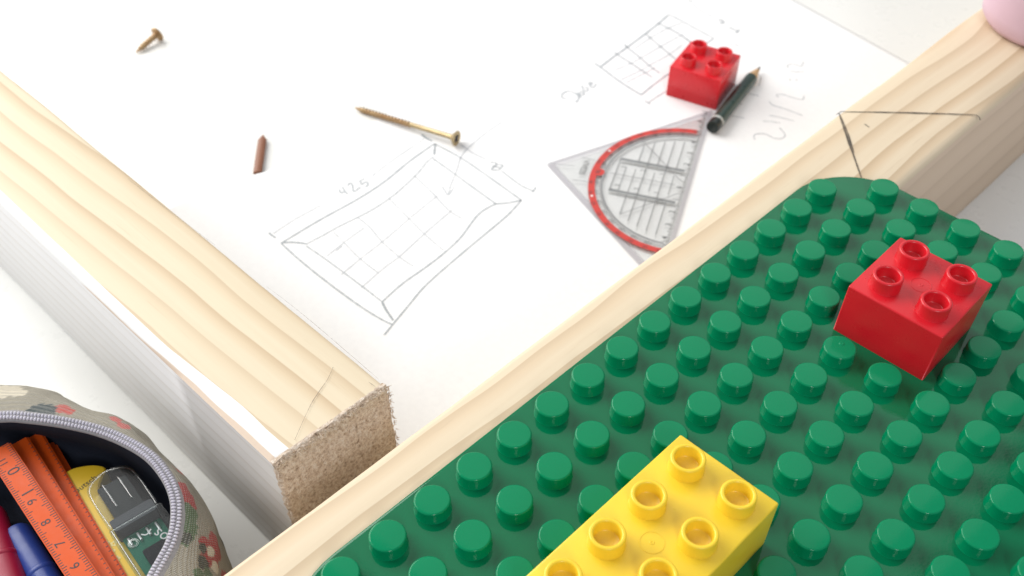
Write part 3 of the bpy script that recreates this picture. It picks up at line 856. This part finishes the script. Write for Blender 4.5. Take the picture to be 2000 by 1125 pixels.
lin = ring_pts([(0, -1.2, .8), (0, -1.5, 3), (.1, -1.5, 8), (.3, -2, 14), (.42, -2, 20), (.4, -3, 25), (.3, -5, 27.4)])
skin(lin, 'lining', M_LINER, cap=Vector((cen.x, cen.y, ZR-27.6)))
M_TAPE = flat('grey_zip_tape', (.30, .29, .30), .9); M_TEETH = plastic('lilac_grey_zip_teeth', (.60, .58, .66), .35, .05)
tape = ring_pts([(0, -1.9, 1.2), (0, -1.9, .3), (0, -.6, .0), (0, .9, .0), (.02, 1.7, .4), (.08, 1.9, 1.3)])
skin(tape, 'zip_tape', M_TAPE)
# zip teeth: two rows of small coils along the rim
bm = bmesh.new(); acc = 0; tot = []
for i in range(NR):
    a_, b_ = cr[i], cr[(i+1) % NR]; tot.append((b_-a_).xy.length)
tooth = 1.12; s_ = 0; i = 0; pos = 0; tl = sum(tot); cnt = int(tl/tooth)
cum = [0]
for t in tot: cum.append(cum[-1]+t)
ii = 0
ico = bmesh.new(); bmesh.ops.create_icosphere(ico, subdivisions=1, radius=1); icv = [v.co.copy() for v in ico.verts]; icf = [[v.index for v in f.verts] for f in ico.faces]; ico.free()
for k in range(cnt):
    s_ = k*tl/cnt
    while cum[ii+1] < s_: ii += 1
    t = (s_-cum[ii])/max(tot[ii], 1e-6); p0, p1 = cr[ii], cr[(ii+1) % NR]; n0 = nor[ii].lerp(nor[(ii+1) % NR], t).normalized()
    c = p0.lerp(p1, t); tg = Vector((n0.y, -n0.x, 0))
    vis = at(0, 0, 0)  # placeholder to keep the frame explicit
    for row, (o_, sx_, sy_, dz) in enumerate(((-.82, .9, .42, .15), (.9, .82, .4, .1))):
        ctr = Vector((c.x+n0.x*o_, c.y+n0.y*o_, rimz(ii)+dz)) + tg*(0 if row == 0 else tooth/2)
        vs = [bm.verts.new(ctr+Vector((n0.x, n0.y, 0))*v.x*sx_+tg*v.y*sy_+Vector((0, 0, v.z*.62))) for v in icv]
        for f in icf: bm.faces.new([vs[q] for q in f])
o = bobj('zip_teeth', bm, M_TEETH, root, True); props(o, kind='stuff')

# ---------------------------------------------------------------- things in the pouch (floor of the lining at about 26 mm)
# folding ruler
ZF = ZR-27.2
def quad_prism(bm, top, h, bev=.5):
    """top = four points (ccw) of the upper face"""
    n = len(top); a_ = [bm.verts.new(p) for p in top]; c_ = [bm.verts.new(p-Vector((0, 0, h))) for p in top]
    bm.faces.new(a_); bm.faces.new(c_[::-1])
    for i in range(n): bm.faces.new((a_[i], c_[i], c_[(i+1) % n], a_[(i+1) % n]))
    bmesh.ops.recalc_face_normals(bm, faces=bm.faces)
    bmesh.ops.bevel(bm, geom=list(bm.edges), offset=bev, segments=2, affect='EDGES', clamp_overlap=True)
ORG = at(18, 861, 46)
dirv = (at(196, 1125, 46)-ORG); dirv.z = 0; dirv.normalize(); sidev = Vector((dirv.y, -dirv.x, 0))
if (at(0, 930, 46)-ORG).dot(sidev) < 0: sidev = -sidev     # towards the left edge of the printed face
root = bpy.data.objects.new('folding_ruler', None); link(root); root.location = ORG*S*1; root.location.z = ZF*S
props(root, 'orange folding ruler with black centimetre numbers, folded up inside the pouch', 'folding ruler')
RW = abs((at(0, 930, 46)-ORG).dot(sidev))
def RL(a_, s2, z): return dirv*a_+sidev*s2+Vector((0, 0, z-ZF))
zz = 46.0
legs = [(0, 0, 0, 46.0, 4.2, 0), (-3, -5.5, -.9, 41.4, 3.6, .030), (-6, -10.2, -2.0, 37.4, 3.6, .055), (-3, -12, -2, 33.4, 6.2, .06)]
for a0_, s0_, _, zt, h, rot in legs:
    bm = bmesh.new()
    def q(a_, s2): return RL(a_, s2+rot*0, zt)
    quad_prism(bm, [q(a0_, s0_), q(a0_+110, s0_+rot*110), q(a0_+110, s0_+rot*110+RW), q(a0_, s0_+RW)], h, .55)
    o = bobj('ruler_leg', bm, M_ORANGE, root); auto_smooth(o, 50)
# raised rib along each side strip and print
bm = bmesh.new()
cmv = (at(1.2*0+ (290/3.2625), 780+785/3.2625, 46)-at(375/3.2625, 780+925/3.2625, 46)).length   # one centimetre on the face
s0 = (at(290/3.2625, 780+785/3.2625, 46)-ORG).dot(dirv)     # where the 8 stands
for k in range(-60, 110):
    a_ = s0+k*cmv/10+cmv*.35
    if a_ < .8 or a_ > 108: continue
    L = .34 if k % 10 == 0 else (.29 if k % 5 == 0 else .22)
    for s_a, s_b in ((.35, L*RW), (RW-.35, RW*(1-L*.85))):
        ribbon(bm, [RL(a_, s_a, 46.03), RL(a_, s_b, 46.03)], .28)
    if k % 2 == 0:
        for zt, h, a0_, s0_, rot in ((41.4, 3.6, -3, -5.5, .030), (37.4, 3.6, -6, -10.2, .055)):
            pa = RL(a_, s0_+rot*(a_-a0_)+.35, zt+.03); pb = RL(a_, s0_+rot*(a_-a0_)+1.1, zt+.03); ribbon(bm, [pa, pb], .3)
def rt(s, a_, size, s2=.5):
    M = frame(RL(a_, RW*s2, 46.05), -dirv); text_faces(bm, s, M, size)
for num, off in (('9', -1), ('8', 0), ('7', 1), ('6', 2), ('5', 3), ('4', 4), ('3', 5)):
    rt(num, s0+off*cmv, 4.2, .52)
rt('1', s0-1.42*cmv, 5.6, .45); rt('0', s0-2.5*cmv, 5.6, .45); rt('11', s0-3.05*cmv, 3.6, .62)
bobj('scale_print', bm, M_PB, root)

# yellow tape case
root = bpy.data.objects.new('eraser_case', None); link(root)
yo = at(170, 985, 36); root.location = (yo.x*S, yo.y*S, ZF*S)
props(root, 'yellow round ended case with small black lettering between the orange ruler and the card reader', 'case')
M_YC = plastic('yellow_case_plastic', (.80, .52, .02), .4, .06)
outl = [(118, 950), (122, 928), (140, 915), (165, 909), (190, 908), (206, 915), (196, 940), (194, 965), (215, 1000), (262, 1080), (310, 1175), (250, 1175), (205, 1125), (150, 1020)]
cp = [at(x, y, 36)-yo for x, y in outl]
bm = bmesh.new(); cpp = [Vector((p.x, p.y, 36-ZF)) for p in catmull(cp, 4, True)]
quad_prism(bm, cpp, 36-ZF, .8); o = bobj('case_body', bm, M_YC, root); auto_smooth(o, 50)
bm = bmesh.new()
M = frame(at(167, 946, 36)-yo+Vector((0, 0, 36.06-ZF-0)) - Vector((0, 0, 0)), at(195, 925, 36)-at(140, 965, 36)); M.translation.z = 36.06-ZF
text_faces(bm, 'outsch', M, 3.0)
for s, x, y in (('\u00b0', 172, 1016), ('5', 184, 1031), ('8', 195, 1045)):
    M = frame(at(x, y, 36)-yo, at(184, 1000, 36)-at(160, 1010, 36)); M.translation.z = 36.06-ZF; text_faces(bm, s, M, 3.0)
pp = catmull([Vector(((at(x, y, 36)-yo).x, (at(x, y, 36)-yo).y, 36.06-ZF)) for x, y in ((153, 996), (170, 1020), (188, 1053), (192, 1053))], 6); ribbon(bm, pp, .45)
pp = catmull([Vector(((at(x, y, 36)-yo).x, (at(x, y, 36)-yo).y, 36.06-ZF)) for x, y in ((200, 1068), (212, 1092), (225, 1110), (240, 1140))], 6); ribbon(bm, pp, .45)
bobj('lettering', bm, M_PB, root)
bm = bmesh.new()
for x, y, rr in ((206, 1062, 1.1), (216, 1078, 1.2), (228, 1092, 1.0), (204, 1078, .8), (222, 1062, .9)):
    for k in range(5):
        a_ = k*1.257; c = at(x, y, 36)-yo
        b2 = lathe_bm([(rr*.5, 0), (0, .001)], 8, None, Matrix.Translation((c.x+rr*.8*math.cos(a_), c.y+rr*.8*math.sin(a_), 36.08-ZF))); me = bpy.data.meshes.new('t'); b2.to_mesh(me); b2.free(); bm.from_mesh(me)
bobj('flower_print', bm, flat('pale_yellow_print', (.85, .72, .30), .6), root)

# transparent card reader
ZU = 44.0; UH = ZU-36.3
a_, b_, c_ = at(164, 958, ZU), at(268, 1118, ZU), at(283, 945, ZU)
ax = (b_-a_).normalized(); sd = Vector((-ax.y, ax.x, 0))
if (c_-a_).dot(sd) < 0: sd = -sd
UW = (c_-a_).dot(sd)
start = -(at(164, 958, ZU)-at(228, 912, ZU)).dot(ax)*0
root = bpy.data.objects.new('card_reader', None); link(root)
tipd = (at(215, 914, ZU)-a_).dot(ax)
root.matrix_basis = Matrix.Translation(Vector((a_.x, a_.y, 36.35))*S) @ Matrix(((ax.x, sd.x, 0, 0), (ax.y, sd.y, 0, 0), (0, 0, 1, 0), (0, 0, 0, 1)))
props(root, 'clear plastic card reader stick with a green circuit board, lying in the pouch', 'card reader')
M_CP = clear('clear_smoky_plastic', (.90, .92, .92), .06, .22, .22); M_CP2 = clear('clear_plastic', (.86, .90, .90), .08, .22, .22)
def slab(x0_, x1_, y0_, y1_, z0_, z1_, rnd, bev, name, mat, front=True):
    pts_ = []
    cs = [(x0_, y0_), (x1_, y0_), (x1_, y1_), (x0_, y1_)]
    rs = [rnd, .8, .8, rnd] if front else [.8, .8, .8, .8]
    for i in range(4):
        p, q, t_ = Vector(cs[i]), Vector(cs[i-1]), Vector(cs[(i+1) % 4]); r_ = rs[i]
        for k in range(9):
            t = k/8; pts_.append((p+(q-p).normalized()*r_)*(1-t)**2+p*2*t*(1-t)+(p+(t_-p).normalized()*r_)*t*t)
    bm = bmesh.new(); quad_prism(bm, [Vector((p.x, p.y, z1_)) for p in pts_], z1_-z0_, bev)
    o = bobj(name, bm, mat, root); auto_smooth(o, 50); return o
capL = 22.0
slab(tipd, tipd+capL, 0, UW, 0, UH, 7.5, 1.0, 'cap', M_CP)
slab(tipd+capL+.2, tipd+90, -.6, UW+.6, -.0, UH+.3, 1, 1.0, 'housing', M_CP2, False)
slab(tipd+4, tipd+capL-2, UW*.2, UW*.8, 1.6, UH-1.6, .8, .2, 'plug', flat('dark_plug_metal', (.025, .03, .033), .5), False)
slab(tipd+capL-3.6, tipd+capL+1.2, 1.0, UW-1, .8, UH-.5, .8, .3, 'collar', flat('grey_collar_plastic', (.07, .075, .085), .5), False)
slab(tipd+capL+2, tipd+86, 1.6, UW-1.6, 2.4, 3.4, .8, .1, 'circuit_board', flat('circuit_green', (.02, .16, .10), .6), False)
slab(tipd+capL+10.5, tipd+70, 4.4, UW-3.5, 3.45, 4.7, .8, .15, 'chip', flat('chip_black', (.006, .007, .012), .6), False)
bm = bmesh.new()
for k in range(4):
    y = UW*(.2+.19*k); tube(bm, [Vector((tipd+capL+3.2, y, 3.8)), Vector((tipd+capL+6.4, y, 4.0))], .42, 8)
bobj('solder_pin', bm, metal('solder', (.6, .6, .6), (.75, .75, .75)), root)
bm = bmesh.new()
for y in (UW*.34, UW*.66): tube(bm, [Vector((tipd+5, y, UH+.02)), Vector((tipd+capL-7, y, UH+.02))], .32, 8)
pp = catmull([Vector((tipd+x, y, UH-.1)) for x, y in ((capL-.5, .6), (9, .5), (3.2, 1.8), (.7, 6.5), (.6, UW-6.5), (3.2, UW-1.8), (9, UW-.5), (capL-.5, UW-.6))], 8)
tube(bm, pp, .17, 6)
tube(bm, [Vector((tipd+capL+.6, .2, UH+.1)), Vector((tipd+80, .2, UH+.1))], .3, 6)
tube(bm, [Vector((tipd+capL+.6, .2, UH+.1)), Vector((tipd+capL+.6, UW-.4, UH+.1))], .16, 6)
bobj('cap_glint', bm, clear('clear_glint', (.8, .82, .82), .9, .2), root)  # thin glossy tubes added as highlights on the cap and along the edges
bm = bmesh.new(); lathe_bm([(1.9, UH+.25), (1.7, UH+.6), (.9, UH+.62), (.7, UH+.3)], 20, bm, Matrix.Translation((tipd+capL+9, UW*.22, 0)))
bobj('screw_boss', bm, clear('clear_boss', (.85, .88, .88), .6, .2), root)
bm = bmesh.new(); text_faces(bm, 'os', Matrix.Translation((tipd+capL+11.5, UW*.70, UH+.36)) @ Matrix.Rotation(math.radians(200), 4, 'Z'), 5.2)
pp = catmull([Vector((tipd+capL+7.5, UW*.42, UH+.36)), Vector((tipd+capL+8.6, UW*.5, UH+.36)), Vector((tipd+capL+7.6, UW*.62, UH+.36))], 6); ribbon(bm, pp, .45)
bobj('lettering', bm, flat('grey_white_print', (.45, .48, .48), .7), root)

# pens at the lower left of the pouch
def pen(p0_, p1_, r_, mat, name, label, cat, clip=None):
    root = bpy.data.objects.new(name, None); link(root)
    root.matrix_basis = Matrix.Translation(p0_*S) @ frame((0, 0, 0), p1_-p0_)
    props(root, label, cat); L = (p1_-p0_).length
    bm = lathe_bm([(0, 0), (r_*.55, .1), (r_*.9, 1.2), (r_, 3), (r_, L*.5), (r_*.96, L)], 28, None, RM); o = bobj('barrel', bm, mat, root); auto_smooth(o, 40)
    bm = lathe_bm([(r_*1.0, L*.5-1), (r_*1.05, L*.5-.6), (r_*1.05, L*.5+.6), (r_, L*.5+1)], 28, None, RM); o = bobj('collar', bm, mat, root); auto_smooth(o, 40)
    return root
z_ = ZF+5.6
q0, q1 = at(-24, 1000, z_), at(40, 1200, z_)
pen(q0, q1, 5.2, plastic('crimson_plastic', (.30, .005, .035), .4, .05), 'felt_pen', 'crimson felt pen at the lower left corner of the pouch', 'pen')
q0, q1 = at(30, 1036, ZF+4.2), at(140, 1215, ZF+4.2)
pen(q0, q1, 4.6, plastic('blue_plastic', (.02, .05, .26), .4, .05), 'felt_pen', 'blue felt pen between the crimson pen and the orange ruler', 'pen')
